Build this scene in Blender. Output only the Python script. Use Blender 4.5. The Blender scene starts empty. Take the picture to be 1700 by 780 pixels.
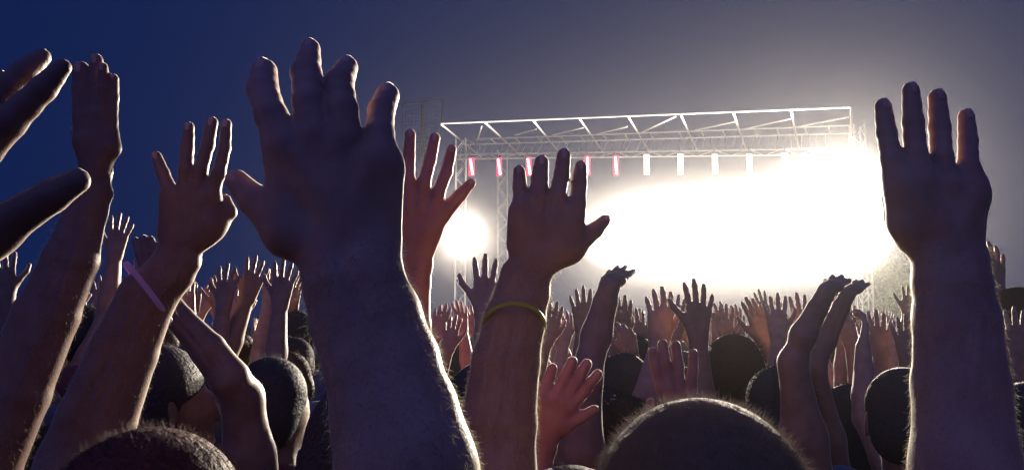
import bpy, bmesh, math, random
import numpy as np
from mathutils import Vector, Matrix

random.seed(7)
rng = np.random.default_rng(7)
scene = bpy.context.scene
COL = scene.collection

# ------------------------------------------------------------------ camera
F = 1334.0                     # focal length in photograph pixels (1700 wide)
PITCH = math.radians(6.4)
CZ = 1.85
cam_d = bpy.data.cameras.new('camera')
cam_d.sensor_width = 36.0
cam_d.lens = F / 1700 * 36
cam_d.clip_start = 0.02
cam_d.clip_end = 2000
cam = bpy.data.objects.new('camera', cam_d)
cam.location = (0, 0, CZ)
cam.rotation_euler = (math.radians(90) + PITCH, 0, 0)
COL.objects.link(cam)
scene.camera = cam

# ------------------------------------------------------------------ world, night sky
world = bpy.data.worlds.new('World')
scene.world = world
world.use_nodes = True
wn, wl = world.node_tree.nodes, world.node_tree.links
bg = wn['Background']
sky = wn.new('ShaderNodeTexSky')
sky.sky_type = 'NISHITA'
sky.sun_disc = False
sky.sun_elevation = math.radians(-3.0)
sky.sun_rotation = math.radians(200)
tint = wn.new('ShaderNodeMix'); tint.data_type = 'RGBA'; tint.blend_type = 'MIX'
tint.inputs[0].default_value = 0.96
tint.inputs[7].default_value = (0.006, 0.105, 0.72, 1)
wl.new(sky.outputs[0], tint.inputs[6])
wl.new(tint.outputs[2], bg.inputs[0])
bg.inputs[1].default_value = 0.105

# added fill: one soft, weak, bluish lamp lifting hands and hair
fill_light_d = bpy.data.lights.new('fill_light', 'SUN')
fill_light_d.energy = 0.55
fill_light_d.angle = math.radians(130)
fill_light_d.color = (0.26, 0.27, 0.88)
fill_light = bpy.data.objects.new('fill_light', fill_light_d)
fill_light.rotation_euler = (math.radians(50), 0, math.radians(-20))
COL.objects.link(fill_light)

scene.view_settings.view_transform = 'Standard'
scene.view_settings.look = 'None'
scene.view_settings.exposure = 0.0
scene.view_settings.gamma = 1.0
scene.view_settings.use_curve_mapping = False
cy = scene.cycles
cy.max_bounces = 6; cy.diffuse_bounces = 1; cy.glossy_bounces = 2
cy.transmission_bounces = 4; cy.volume_bounces = 0; cy.transparent_max_bounces = 6
cy.caustics_reflective = False; cy.caustics_refractive = False
cy.sample_clamp_indirect = 3.0
cy.use_denoising = True
try: cy.denoiser = 'OPENIMAGEDENOISE'
except Exception: pass

HAZE_DENSITY = 0.00046
HAZE_G = 0.86
LAMP_POWER = 18500.0

# ------------------------------------------------------------------ pixel helpers
cp, sp = math.cos(PITCH), math.sin(PITCH)
def ray(px, py):
    """direction through a photograph pixel, per metre of depth"""
    x, u = (px - 850) / F, (390 - py) / F
    return np.array([x, cp - u * sp, sp + u * cp])
CAM = np.array([0, 0, CZ])
def P(px, py, d):
    return CAM + ray(px, py) * d
def on_z(px, py, z):
    r = ray(px, py)
    return CAM + r * ((z - CZ) / r[2])
def on_y(px, py, y):
    r = ray(px, py)
    return CAM + r * (y / r[1])
def V(*a): return np.array(a, float)
def unit(v): return np.asarray(v, float) / (np.linalg.norm(v) + 1e-12)

# ------------------------------------------------------------------ materials
def nodes(name):
    m = bpy.data.materials.new(name)
    m.use_nodes = True
    nt = m.node_tree
    return m, nt.nodes, nt.links, nt.nodes['Principled BSDF']

def skin_mat(name, c, sss=0.06):
    m, n, l, b = nodes(name)
    tc = n.new('ShaderNodeTexCoord')
    n1 = n.new('ShaderNodeTexNoise'); n1.inputs['Scale'].default_value = 28; n1.inputs['Detail'].default_value = 5
    l.new(tc.outputs['Object'], n1.inputs['Vector'])
    r = n.new('ShaderNodeValToRGB')
    r.color_ramp.elements[0].position = 0.3; r.color_ramp.elements[1].position = 0.72
    r.color_ramp.elements[0].color = (c[0] * .80, c[1] * .68, c[2] * .66, 1)
    r.color_ramp.elements[1].color = (c[0] * 1.1, c[1] * 1.08, c[2] * 1.08, 1)
    l.new(n1.outputs['Fac'], r.inputs['Fac']); l.new(r.outputs['Color'], b.inputs['Base Color'])
    b.inputs['Roughness'].default_value = 0.52
    b.inputs['Sheen Weight'].default_value = 1.0; b.inputs['Sheen Roughness'].default_value = 0.28; b.inputs['Sheen Tint'].default_value = (1, .93, .86, 1)
    b.inputs['Subsurface Weight'].default_value = sss
    b.inputs['Subsurface Radius'].default_value = (1.0, 0.22, 0.10)
    b.inputs['Subsurface Scale'].default_value = 0.006
    vo = n.new('ShaderNodeTexVoronoi'); vo.inputs['Scale'].default_value = 420
    n2 = n.new('ShaderNodeTexNoise'); n2.inputs['Scale'].default_value = 95; n2.inputs['Detail'].default_value = 6
    l.new(tc.outputs['Object'], vo.inputs['Vector']); l.new(tc.outputs['Object'], n2.inputs['Vector'])
    ad = n.new('ShaderNodeMath'); ad.operation = 'ADD'
    l.new(vo.outputs['Distance'], ad.inputs[0]); l.new(n2.outputs['Fac'], ad.inputs[1])
    bp = n.new('ShaderNodeBump'); bp.inputs['Strength'].default_value = 0.16; bp.inputs['Distance'].default_value = 0.0012
    l.new(ad.outputs[0], bp.inputs['Height']); l.new(bp.outputs['Normal'], b.inputs['Normal'])
    return m

def cloth_mat(name, c):
    m, n, l, b = nodes(name)
    tc = n.new('ShaderNodeTexCoord')
    n1 = n.new('ShaderNodeTexNoise'); n1.inputs['Scale'].default_value = 14; n1.inputs['Detail'].default_value = 6
    l.new(tc.outputs['Object'], n1.inputs['Vector'])
    r = n.new('ShaderNodeValToRGB')
    r.color_ramp.elements[0].color = (c[0] * .7, c[1] * .7, c[2] * .7, 1)
    r.color_ramp.elements[1].color = (c[0] * 1.2, c[1] * 1.2, c[2] * 1.2, 1)
    l.new(n1.outputs['Fac'], r.inputs['Fac']); l.new(r.outputs['Color'], b.inputs['Base Color'])
    b.inputs['Roughness'].default_value = 0.9
    b.inputs['Sheen Weight'].default_value = 0.3
    w = n.new('ShaderNodeTexNoise'); w.inputs['Scale'].default_value = 9; w.inputs['Detail'].default_value = 3
    l.new(tc.outputs['Object'], w.inputs['Vector'])
    bp = n.new('ShaderNodeBump'); bp.inputs['Strength'].default_value = 0.6; bp.inputs['Distance'].default_value = 0.03
    l.new(w.outputs['Fac'], bp.inputs['Height']); l.new(bp.outputs['Normal'], b.inputs['Normal'])
    return m

def hair_mat(name, c, trans=0.25):
    m, n, l, b = nodes(name)
    tc = n.new('ShaderNodeTexCoord')
    n1 = n.new('ShaderNodeTexNoise'); n1.inputs['Scale'].default_value = 120; n1.inputs['Detail'].default_value = 4
    l.new(tc.outputs['Object'], n1.inputs['Vector'])
    r = n.new('ShaderNodeValToRGB')
    r.color_ramp.elements[0].color = (c[0] * .5, c[1] * .5, c[2] * .5, 1)
    r.color_ramp.elements[1].color = (c[0] * 1.5, c[1] * 1.5, c[2] * 1.5, 1)
    l.new(n1.outputs['Fac'], r.inputs['Fac']); l.new(r.outputs['Color'], b.inputs['Base Color'])
    b.inputs['Roughness'].default_value = 0.62; b.inputs['Specular IOR Level'].default_value = .25
    bp = n.new('ShaderNodeBump'); bp.inputs['Strength'].default_value = 0.8; bp.inputs['Distance'].default_value = 0.01
    l.new(n1.outputs['Fac'], bp.inputs['Height']); l.new(bp.outputs['Normal'], b.inputs['Normal'])
    if trans > 0:
        t = n.new('ShaderNodeBsdfTranslucent'); t.inputs['Color'].default_value = (min(1, c[0] * 3), min(1, c[1] * 3), min(1, c[2] * 3), 1)
        mx = n.new('ShaderNodeMixShader'); mx.inputs[0].default_value = trans
        l.new(b.outputs[0], mx.inputs[1]); l.new(t.outputs[0], mx.inputs[2])
        l.new(mx.outputs[0], n['Material Output'].inputs[0])
    return m

def metal_mat(name, c, rough=0.4, metallic=0.6):
    m, n, l, b = nodes(name)
    tc = n.new('ShaderNodeTexCoord')
    n1 = n.new('ShaderNodeTexNoise'); n1.inputs['Scale'].default_value = 3.5; n1.inputs['Detail'].default_value = 8
    l.new(tc.outputs['Object'], n1.inputs['Vector'])
    r = n.new('ShaderNodeValToRGB')
    r.color_ramp.elements[0].color = (c[0] * .75, c[1] * .75, c[2] * .75, 1)
    r.color_ramp.elements[1].color = (c[0] * 1.1, c[1] * 1.1, c[2] * 1.1, 1)
    l.new(n1.outputs['Fac'], r.inputs['Fac']); l.new(r.outputs['Color'], b.inputs['Base Color'])
    b.inputs['Metallic'].default_value = metallic
    b.inputs['Roughness'].default_value = rough
    return m

def glow_mat(name, c, s):
    m, n, l, b = nodes(name)
    b.inputs['Base Color'].default_value = (*c, 1)
    b.inputs['Emission Color'].default_value = (*c, 1)
    b.inputs['Emission Strength'].default_value = s
    return m

SKINS = [skin_mat('skin_fair', (0.45, 0.285, 0.235)), skin_mat('skin_tan', (0.36, 0.225, 0.175)), skin_mat('skin_olive', (0.30, 0.19, 0.14))]
SKIN_SHADED = skin_mat('skin_shaded', (0.25, 0.155, 0.135))  # darker copy for the left arms, their shade put into the colour
SKIN_RED = skin_mat('skin_backlit_red', (0.54, 0.26, 0.22), 0.5)  # redder copy: light shining through the fingers put into the base colour
NAIL = skin_mat('nail', (0.66, 0.42, 0.36), 0.2)
NAIL.node_tree.nodes['Principled BSDF'].inputs['Roughness'].default_value = 0.22
HAIR_DARK = hair_mat('hair_dark', (0.055, 0.05, 0.07))  # bluish: the navy lift of the shadows put into the hair colour
HAIR_SPIKY = hair_mat('hair_spiky', (0.17, 0.15, 0.145), 0.5)
HAIR_BROWN = hair_mat('hair_brown', (0.09, 0.045, 0.03))
HAIR_RED = hair_mat('hair_auburn', (0.085, 0.032, 0.035), .12)
HAIRS = [HAIR_DARK, HAIR_BROWN, HAIR_DARK]
ARM_HAIR = hair_mat('arm_hair', (0.42, 0.34, 0.27), 0.55)
CLOTHS = [cloth_mat('cloth_navy', (0.04, 0.07, 0.22)), cloth_mat('cloth_black', (0.035, 0.04, 0.07)), cloth_mat('cloth_grey', (0.14, 0.14, 0.18)),  # dark cloths kept bluish, the lifted navy shadows put into their colour
          cloth_mat('cloth_maroon', (0.14, 0.035, 0.05)), cloth_mat('cloth_blue', (0.06, 0.12, 0.28)), cloth_mat('cloth_white', (0.5, 0.5, 0.52))]
CLOTH_GREEN = cloth_mat('cloth_green', (0.08, 0.32, 0.10))
DENIM = cloth_mat('denim', (0.05, 0.07, 0.13))
TRUSS = metal_mat('aluminium', (0.50, 0.50, 0.52), 0.45, 0.25)
DARKMETAL = metal_mat('dark_metal', (0.05, 0.05, 0.055), 0.5, 0.4)
DRAPE = cloth_mat('drape', (0.018, 0.018, 0.024))
DRAPE.node_tree.nodes['Principled BSDF'].inputs['Sheen Weight'].default_value = 0
LENS = glow_mat('lamp_lens', (1.0, 0.95, 0.86), 40)
LED_HALO = glow_mat('led_halo', (1.0, 0.02, 0.08), 1.9)
LED_BEAD = glow_mat('led_bead', (1.0, 0.50, 0.56), 7.0)
LED_WARM = glow_mat('led_warm', (1.0, 0.80, 0.70), 2.2)

# ------------------------------------------------------------------ object helpers
def new_mesh(name, verts, faces, mat, smooth=True):
    me = bpy.data.meshes.new(name)
    verts = np.asarray(verts, np.float32); faces = np.asarray(faces, np.int32)
    k = faces.shape[1]
    me.vertices.add(len(verts)); me.vertices.foreach_set('co', verts.ravel())
    me.loops.add(faces.size); me.loops.foreach_set('vertex_index', faces.ravel())
    me.polygons.add(len(faces))
    me.polygons.foreach_set('loop_start', np.arange(0, faces.size, k, dtype=np.int32))
    me.polygons.foreach_set('loop_total', np.full(len(faces), k, np.int32))
    me.polygons.foreach_set('use_smooth', np.full(len(faces), smooth, bool))
    me.update(calc_edges=True); me.validate()
    me.materials.append(mat)
    return me

def link(name, me, parent=None, loc=None):
    o = bpy.data.objects.new(name, me)
    COL.objects.link(o)
    if parent is not None: o.parent = parent
    if loc is not None: o.location = loc
    return o

def tag(o, label=None, cat=None, group=None, kind=None):
    if label: o['label'] = label
    if cat: o['category'] = cat
    if group: o['group'] = group
    if kind: o['kind'] = kind
    return o

def empty(name, loc, label, cat, group=None):
    o = bpy.data.objects.new(name, None)
    o.empty_display_size = 0.2
    COL.objects.link(o)
    o.location = loc
    return tag(o, label, cat, group)

class MB:
    """collects simple shapes into one mesh"""
    def __init__(s): s.v = []; s.f = []
    def add(s, vs, fs):
        o = len(s.v); s.v += [tuple(map(float, v)) for v in vs]; s.f += [tuple(i + o for i in f) for f in fs]
    def box(s, c, size, rot=None):
        c = np.array(c, float); h = np.array(size, float) / 2
        vs = np.array([[x, y, z] for z in (-1, 1) for y in (-1, 1) for x in (-1, 1)], float) * h
        if rot is not None: vs = vs @ np.array(rot.to_3x3() if hasattr(rot, 'to_3x3') else rot).T
        s.add(vs + c, [(0, 2, 3, 1), (4, 5, 7, 6), (0, 1, 5, 4), (2, 6, 7, 3), (0, 4, 6, 2), (1, 3, 7, 5)])
    def tube(s, pts, rad, n=6, caps=True):
        pts = [np.asarray(p, float) for p in pts]
        rad = rad if hasattr(rad, '__len__') else [rad] * len(pts)
        o = len(s.v); prev = None
        for i, p in enumerate(pts):
            t = unit(pts[min(i + 1, len(pts) - 1)] - pts[max(i - 1, 0)])
            if prev is None:
                a = V(0, 0, 1) if abs(t[2]) < .9 else V(1, 0, 0)
                prev = unit(np.cross(t, a))
            u = unit(prev - t * prev.dot(t)); w = np.cross(t, u); prev = u
            for k in range(n):
                an = 2 * math.pi * k / n
                s.v.append(tuple(p + rad[i] * (math.cos(an) * u + math.sin(an) * w)))
        for i in range(len(pts) - 1):
            for k in range(n):
                a = o + i * n + k; b = o + i * n + (k + 1) % n
                s.f.append((a, b, b + n, a + n))
        if caps:
            s.f.append(tuple(o + k for k in range(n))[::-1])
            s.f.append(tuple(o + (len(pts) - 1) * n + k for k in range(n)))
    def lathe(s, c, axis, prof, n=20):
        """prof: (distance along axis, radius)"""
        axis = unit(axis); c = np.asarray(c, float)
        s.tube_prof([c + axis * t for t, r in prof], [r for t, r in prof], axis, n)
    def tube_prof(s, pts, rad, axis, n):
        a = V(0, 0, 1) if abs(axis[2]) < .9 else V(1, 0, 0)
        u = unit(np.cross(axis, a)); w = np.cross(axis, u); o = len(s.v)
        for p, r in zip(pts, rad):
            for k in range(n):
                an = 2 * math.pi * k / n
                s.v.append(tuple(p + r * (math.cos(an) * u + math.sin(an) * w)))
        for i in range(len(pts) - 1):
            for k in range(n):
                x = o + i * n + k; y = o + i * n + (k + 1) % n
                s.f.append((x, y, y + n, x + n))
        s.f.append(tuple(o + k for k in range(n))[::-1])
        s.f.append(tuple(o + (len(pts) - 1) * n + k for k in range(n)))
    def mesh(s, name, mat, origin=(0, 0, 0), smooth=False):
        me = bpy.data.meshes.new(name)
        o = np.array(origin, float)
        me.from_pydata([tuple(np.array(v) - o) for v in s.v], [], s.f)
        me.polygons.foreach_set('use_smooth', [smooth] * len(me.polygons))
        me.materials.append(mat); me.update()
        return me
    def build(s, name, mat, parent=None, origin=None, smooth=False):
        if origin is None: origin = parent.location if parent is not None else (0, 0, 0)
        if parent is None:
            return link(name, s.mesh(name, mat, origin, smooth), None, origin)
        return link(name, s.mesh(name, mat, origin, smooth), parent)

# ------------------------------------------------------------------ bodies: smooth-blended tapered limbs meshed as one surface
class Fig:
    def __init__(s): s.pr = []; s.cuts = []
    def cone(s, a, b, ra, rb, k=0.01, fl=(1, 1, 1)):
        s.pr.append((np.asarray(a, float), np.asarray(b, float), float(ra), float(rb), float(k), np.asarray(fl, float), 1)); return s
    def ball(s, c, r, k=0.01, fl=(1, 1, 1)): return s.cone(c, c, r, r, k, fl)
    def dent(s, c, r, k=0.01): s.pr.append((np.asarray(c, float), np.asarray(c, float), r, r, k, V(1, 1, 1), -1)); return s
    def cut(s, p, n): s.cuts.append((np.asarray(p, float), unit(n))); return s     # keeps the side against n
    def bounds(s):
        lo = np.min([np.minimum(p[0], p[1]) - max(p[2], p[3]) / p[5].min() for p in s.pr if p[6] > 0], 0)
        hi = np.max([np.maximum(p[0], p[1]) + max(p[2], p[3]) / p[5].min() for p in s.pr if p[6] > 0], 0)
        return lo, hi
    @staticmethod
    def axis(lo, hi, iv, hf, hc):
        out = [lo]; x = lo
        while x < hi:
            d = min([max(a - x, x - b, 0) for a, b in iv] or [9])
            st = min(hc, hf + 0.25 * d)
            x += st; out.append(x)
        return np.array(out)
    def mesh_data(s, fine, hf=0.0025, hc=0.022):
        """fine: list of (lo, hi) boxes meshed at hf, the rest at up to hc"""
        lo, hi = s.bounds(); lo = lo - 0.03; hi = hi + 0.03
        X, Y, Z = [s.axis(lo[i], hi[i], [(f[0][i], f[1][i]) for f in fine], hf, hc) for i in range(3)]
        fld = np.full((len(X), len(Y), len(Z)), 0.09, np.float32)
        for a, b, ra, rb, k, fl, sg in s.pr:
            m = k + 0.05; r = max(ra, rb) / fl.min()
            l = np.minimum(a, b) - r - m; h = np.maximum(a, b) + r + m
            sl = tuple(slice(max(0, np.searchsorted(A, l[i]) - 1), np.searchsorted(A, h[i]) + 1) for i, A in enumerate((X, Y, Z)))
            gx, gy, gz = X[sl[0]][:, None, None], Y[sl[1]][None, :, None], Z[sl[2]][None, None, :]
            if gx.size == 0 or gy.size == 0 or gz.size == 0: continue
            ba = (b - a) * fl; L = ba.dot(ba)
            qx, qy, qz = (gx - a[0]) * fl[0], (gy - a[1]) * fl[1], (gz - a[2]) * fl[2]
            if L > 1e-10:
                t = np.clip((qx * ba[0] + qy * ba[1] + qz * ba[2]) / L, 0, 1)
                d = np.sqrt((qx - t * ba[0]) ** 2 + (qy - t * ba[1]) ** 2 + (qz - t * ba[2]) ** 2) - (ra + (rb - ra) * t)
            else:
                d = np.sqrt(qx * qx + qy * qy + qz * qz) - ra
            d = d / fl.max() if fl.max() > 1 else d
            f0 = fld[sl]
            if sg > 0:
                hh = np.maximum(k - np.abs(f0 - d), 0) / k
                fld[sl] = np.minimum(f0, d) - hh * hh * k * .25
            else:
                hh = np.maximum(k - np.abs(f0 + d), 0) / k
                fld[sl] = np.maximum(f0, -d) + hh * hh * k * .25
        for p, n in s.cuts:
            d = (X[:, None, None] - p[0]) * n[0] + (Y[None, :, None] - p[1]) * n[1] + (Z[None, None, :] - p[2]) * n[2]
            fld = np.maximum(fld, d)
        return nets(fld, X, Y, Z)

def nets(f, X, Y, Z):
    ins = f < 0
    c = [ins[i:f.shape[0] - 1 + i, j:f.shape[1] - 1 + j, k:f.shape[2] - 1 + k] for i in (0, 1) for j in (0, 1) for k in (0, 1)]
    anyi = np.zeros_like(c[0]); alli = np.ones_like(c[0])
    for q in c: anyi |= q; alli &= q
    I, J, K = np.nonzero(anyi & ~alli)
    n = len(I)
    idx = np.full(anyi.shape, -1, np.int32); idx[I, J, K] = np.arange(n)
    acc = np.zeros((n, 3)); cnt = np.zeros(n)
    cor = [(i, j, k) for i in (0, 1) for j in (0, 1) for k in (0, 1)]
    for a in cor:
        for ax in range(3):
            if a[ax]: continue
            b = list(a); b[ax] = 1
            fa = f[I + a[0], J + a[1], K + a[2]]; fb = f[I + b[0], J + b[1], K + b[2]]
            s = (fa < 0) != (fb < 0)
            t = np.where(s, fa / np.where(s, fa - fb, 1), 0)
            p = np.stack([X[I + a[0]], Y[J + a[1]], Z[K + a[2]]], 1)
            q = np.stack([X[I + b[0]], Y[J + b[1]], Z[K + b[2]]], 1)
            acc += np.where(s[:, None], p + (q - p) * t[:, None], 0); cnt += s
    verts = acc / cnt[:, None]
    quads = []
    for ax in range(3):
        a1, a2 = [(1, 2), (2, 0), (0, 1)][ax]
        A = [slice(None)] * 3; B = [slice(None)] * 3
        A[ax] = slice(0, -1); B[ax] = slice(1, None)
        e = ins[tuple(A)] != ins[tuple(B)]
        fl = ins[tuple(A)]
        ii = np.stack(np.nonzero(e), 1)
        ok = (ii[:, a1] >= 1) & (ii[:, a2] >= 1) & (ii[:, a1] < f.shape[a1] - 1) & (ii[:, a2] < f.shape[a2] - 1)
        ii = ii[ok]
        def g(o1, o2):
            jj = ii.copy(); jj[:, a1] += o1; jj[:, a2] += o2
            return idx[jj[:, 0], jj[:, 1], jj[:, 2]]
        q = np.stack([g(-1, -1), g(0, -1), g(0, 0), g(-1, 0)], 1)
        s = fl[ii[:, 0], ii[:, 1], ii[:, 2]]
        q[~s] = q[~s][:, ::-1]
        quads.append(q)
    return verts, np.concatenate(quads)

def normals(v, q):
    a, b, c, d = v[q[:, 0]], v[q[:, 1]], v[q[:, 2]], v[q[:, 3]]
    fn = np.cross(c - a, d - b)
    vn = np.zeros_like(v)
    for i in range(4): np.add.at(vn, q[:, i], fn)
    return vn / (np.linalg.norm(vn, axis=1)[:, None] + 1e-12)

def strands(name, pos, nrm, direc, length, rad, mat, parent, curve=0.35, seg=2, data=False):
    """many thin tapered three-sided hairs in one mesh"""
    n = len(pos)
    length = np.broadcast_to(length, n); rad = np.broadcast_to(rad, n)
    d = direc / (np.linalg.norm(direc, axis=1)[:, None] + 1e-9)
    bend = rng.normal(0, curve, (n, 3))
    rings = []
    for i in range(seg + 1):
        t = i / seg
        c = pos + (d * t + bend * t * t * .5) * length[:, None]
        rings.append((c, rad * (1 - t) + rad * .12))
    ref = np.cross(d, rng.normal(0, 1, (n, 3))); ref /= np.linalg.norm(ref, axis=1)[:, None] + 1e-9
    bi = np.cross(d, ref)
    V_, F_ = [], []
    for i, (c, r) in enumerate(rings):
        for k in range(3):
            an = 2 * math.pi * k / 3
            V_.append(c + (ref * math.cos(an) + bi * math.sin(an)) * r[:, None])
    V_ = np.stack(V_, 1).reshape(-1, 3)          # n * (seg+1)*3
    base = (np.arange(n) * (seg + 1) * 3)[:, None]
    for i in range(seg):
        for k in range(3):
            a, b = i * 3 + k, i * 3 + (k + 1) % 3
            F_.append(base + np.array([[a, b, b + 3, a + 3]]))
    if data: return V_, np.concatenate(F_)
    me = new_mesh(name, V_, np.concatenate(F_), mat)
    return link(name, me, parent)

# ------------------------------------------------------------------ anatomy
def body(fig, base, s=1.0, head_turn=0.0, arms_down=(), hold=(), lean=0.0):
    """standing body facing +Y with feet at base; arms_down lists the sides (-1 left, 1 right) whose arm hangs"""
    b = np.asarray(base, float)
    def q(x, y, z): return b + V(x, y, z) * s
    for sd in (-1, 1):
        hip, kn, an = q(.095 * sd, 0, .92), q(.105 * sd, .02, .50), q(.11 * sd, -.01, .085)
        fig.cone(hip, kn, .085 * s, .058 * s, .03 * s); fig.cone(kn, an, .056 * s, .036 * s, .02 * s)
        fig.ball(q(.105 * sd, -.03, .36), .054 * s, .03 * s)
        fig.cone(q(.11 * sd, -.03, .045), q(.13 * sd, .17, .035), .042 * s, .032 * s, .02 * s)
        if sd in arms_down:
            sh, el, wr = q(.195 * sd, 0, 1.42), q(.25 * sd, -.03, 1.13), q(.25 * sd, .08, .89)
            fig.cone(sh, el, .048 * s, .040 * s, .03 * s); fig.cone(el, wr, .040 * s, .027 * s, .015 * s)
            hand(fig, wr, unit(V(.02 * sd, .25, -1)), unit(V(0, 1, .2)), unit(V(-sd, 0, 0)), .98 * s, 1, .35, .25)
    fig.cone(q(-.07, 0, .95), q(.07, 0, .95), .115 * s, .115 * s, .05 * s)
    fig.cone(q(0, 0, .98), q(0, .0, 1.18), .125 * s, .12 * s, .05 * s, (.88, 1.12, 1))
    fig.cone(q(-.075, 0, 1.28), q(.075, 0, 1.28), .115 * s, .115 * s, .06 * s, (1, 1.02, 1))
    fig.cone(q(-.155, 0, 1.41), q(.155, 0, 1.41), .062 * s, .062 * s, .06 * s)
    fig.cone(q(0, -.01, 1.42), q(0, .01, 1.56), .06 * s, .056 * s, .04 * s)
    head(fig, q(0, .025, 1.635), s, head_turn)
    return q

def head(fig, c, s, turn=0.0):
    ct, st = math.cos(turn), math.sin(turn)
    def h(x, y, z): return c + V(x * ct - y * st, x * st + y * ct, z) * s
    fig.ball(h(0, -.012, .028), .092 * s, .03 * s, (1.12, .94, 1.0))
    fig.cone(h(0, .035, -.02), h(0, .055, -.075), .062 * s, .038 * s, .03 * s, (1.0, 1, 1))
    fig.cone(h(-.03, .078, .022), h(.03, .078, .022), .012 * s, .012 * s, .012 * s)       # brow
    for sd in (-1, 1):
        fig.dent(h(.031 * sd, .106, -.002), .014 * s, .014 * s)                           # eye sockets
        fig.ball(h(.031 * sd, .082, -.002), .0125 * s, .003 * s)                          # eyeballs
        fig.cone(h(.083 * sd, -.012, .018), h(.088 * sd, -.006, -.022), .015 * s, .009 * s, .006 * s, (1.5, 1, 1))  # ears
    fig.cone(h(0, .092, .006), h(0, .112, -.03), .008 * s, .013 * s, .008 * s)            # nose
    fig.cone(h(-.018, .094, -.058), h(.018, .094, -.058), .0075 * s, .0075 * s, .004 * s) # lips
    fig.cone(h(-.014, .091, -.07), h(.014, .091, -.07), .008 * s, .008 * s, .004 * s)

def hand(fig, wrist, up, thumb_side, palm, s, spread, curl, kscale=1.0, tips=None):
    up = unit(up); side = unit(np.asarray(thumb_side) - up * np.dot(up, thumb_side)); palm = unit(palm)
    w = np.asarray(wrist, float)
    offs = (.031, .0105, -.0105, -.030); kd = (.088, .093, .087, .078)
    ln = (.074, .083, .077, .060); rr = (.0092, .0095, .009, .008); an = (.16, .04, -.08, -.22)
    wo = (.016, .006, -.006, -.016)
    for i in range(4):
        kn = w + (up * kd[i] + side * offs[i]) * s
        fig.cone(w + side * wo[i] * s, kn, .0165 * s, .0112 * s, .012 * s)
        a = an[i] * spread
        d = up * math.cos(a) + side * math.sin(a)
        p = kn; c = 0.05
        for j, fr in enumerate((.46, .30, .24)):
            c += (curl[i] if hasattr(curl, '__len__') else curl) * (0.5, 1.0, .8)[j]
            q = p + (d * math.cos(c) + palm * math.sin(c)) * ln[i] * fr * s
            r0 = rr[i] * (1.04, .95, .88)[j]; r1 = rr[i] * (.97, .9, .74)[j]
            m = (p + q) / 2
            fig.cone(p, m, r0 * s, (r0 + r1) * .475 * s, .006 * s); fig.cone(m, q, (r0 + r1) * .475 * s, r1 * s, .003 * s)
            p = q
        if tips is not None: tips.append(p)
    t0 = w + (up * .022 + side * .018 + palm * .006) * s
    t1 = w + (up * .058 + side * .048 + palm * .012) * s
    t2 = t1 + (up * .026 + side * (.020 * spread) + palm * .010) * s
    t3 = t2 + (up * .024 + side * .008 * spread + palm * .010) * s
    fig.cone(t0, t1, .018 * s, .0118 * s, .012 * s); fig.cone(t1, t2, .0112 * s, .0098 * s, .005 * s); fig.cone(t2, t3, .0098 * s, .0076 * s, .004 * s)
    return w + up * .18 * s

def arm(fig, sh, el, wr, s=1.0):
    sh, el, wr = map(lambda a: np.asarray(a, float), (sh, el, wr))
    m = sh + (el - sh) * .45; n = el + (wr - el) * .32
    fig.cone(sh, m, .056 * s, .047 * s, .035 * s); fig.cone(m, el, .047 * s, .038 * s, .02 * s)
    fig.cone(el, n, .039 * s, .041 * s, .02 * s); fig.cone(n, wr, .041 * s, .0265 * s, .015 * s)

def wear(base, s, sleeves, hem=.90, long=False):
    """T-shirt over the torso; sleeves: list of (shoulder, elbow)"""
    f = Fig(); b = np.asarray(base, float)
    def q(x, y, z): return b + V(x, y, z) * s
    f.cone(q(-.075, 0, .93), q(.075, 0, .93), .128 * s, .128 * s, .05 * s)
    f.cone(q(0, 0, .98), q(0, 0, 1.18), .142 * s, .137 * s, .06 * s, (.88, 1.08, 1))
    f.cone(q(-.08, 0, 1.28), q(.08, 0, 1.28), .128 * s, .128 * s, .06 * s)
    f.cone(q(-.155, 0, 1.412), q(.155, 0, 1.412), .074 * s, .074 * s, .06 * s)
    f.cone(q(0, -.01, 1.42), q(0, .0, 1.50), .074 * s, .066 * s, .03 * s)
    for sh, el in sleeves:
        d = np.asarray(el) - np.asarray(sh)
        f.cone(sh, np.asarray(sh) + d * (.92 if long else .40), .066 * s, (.052 if long else .062) * s, .04 * s)
    f.cut(q(0, 0, hem - .05), (0, 0, -1)); f.cut(q(0, 0, 1.515), (0, .25, 1))
    return f.mesh_data([], .018, .018)

def legs_cloth(base, s):
    f = Fig(); b = np.asarray(base, float)
    def q(x, y, z): return b + V(x, y, z) * s
    for sd in (-1, 1):
        hip, kn, an = q(.095 * sd, 0, .92), q(.105 * sd, .02, .50), q(.11 * sd, -.01, .10)
        f.cone(hip, kn, .1 * s, .073 * s, .03 * s); f.cone(kn, an, .072 * s, .06 * s, .03 * s)
    f.cone(q(-.07, 0, .95), q(.07, 0, .95), .127 * s, .127 * s, .05 * s)
    f.cut(q(0, 0, 1.0), (0, 0, 1)); f.cut(q(0, 0, .08), (0, 0, -1))
    return f.mesh_data([], .024, .024)

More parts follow.
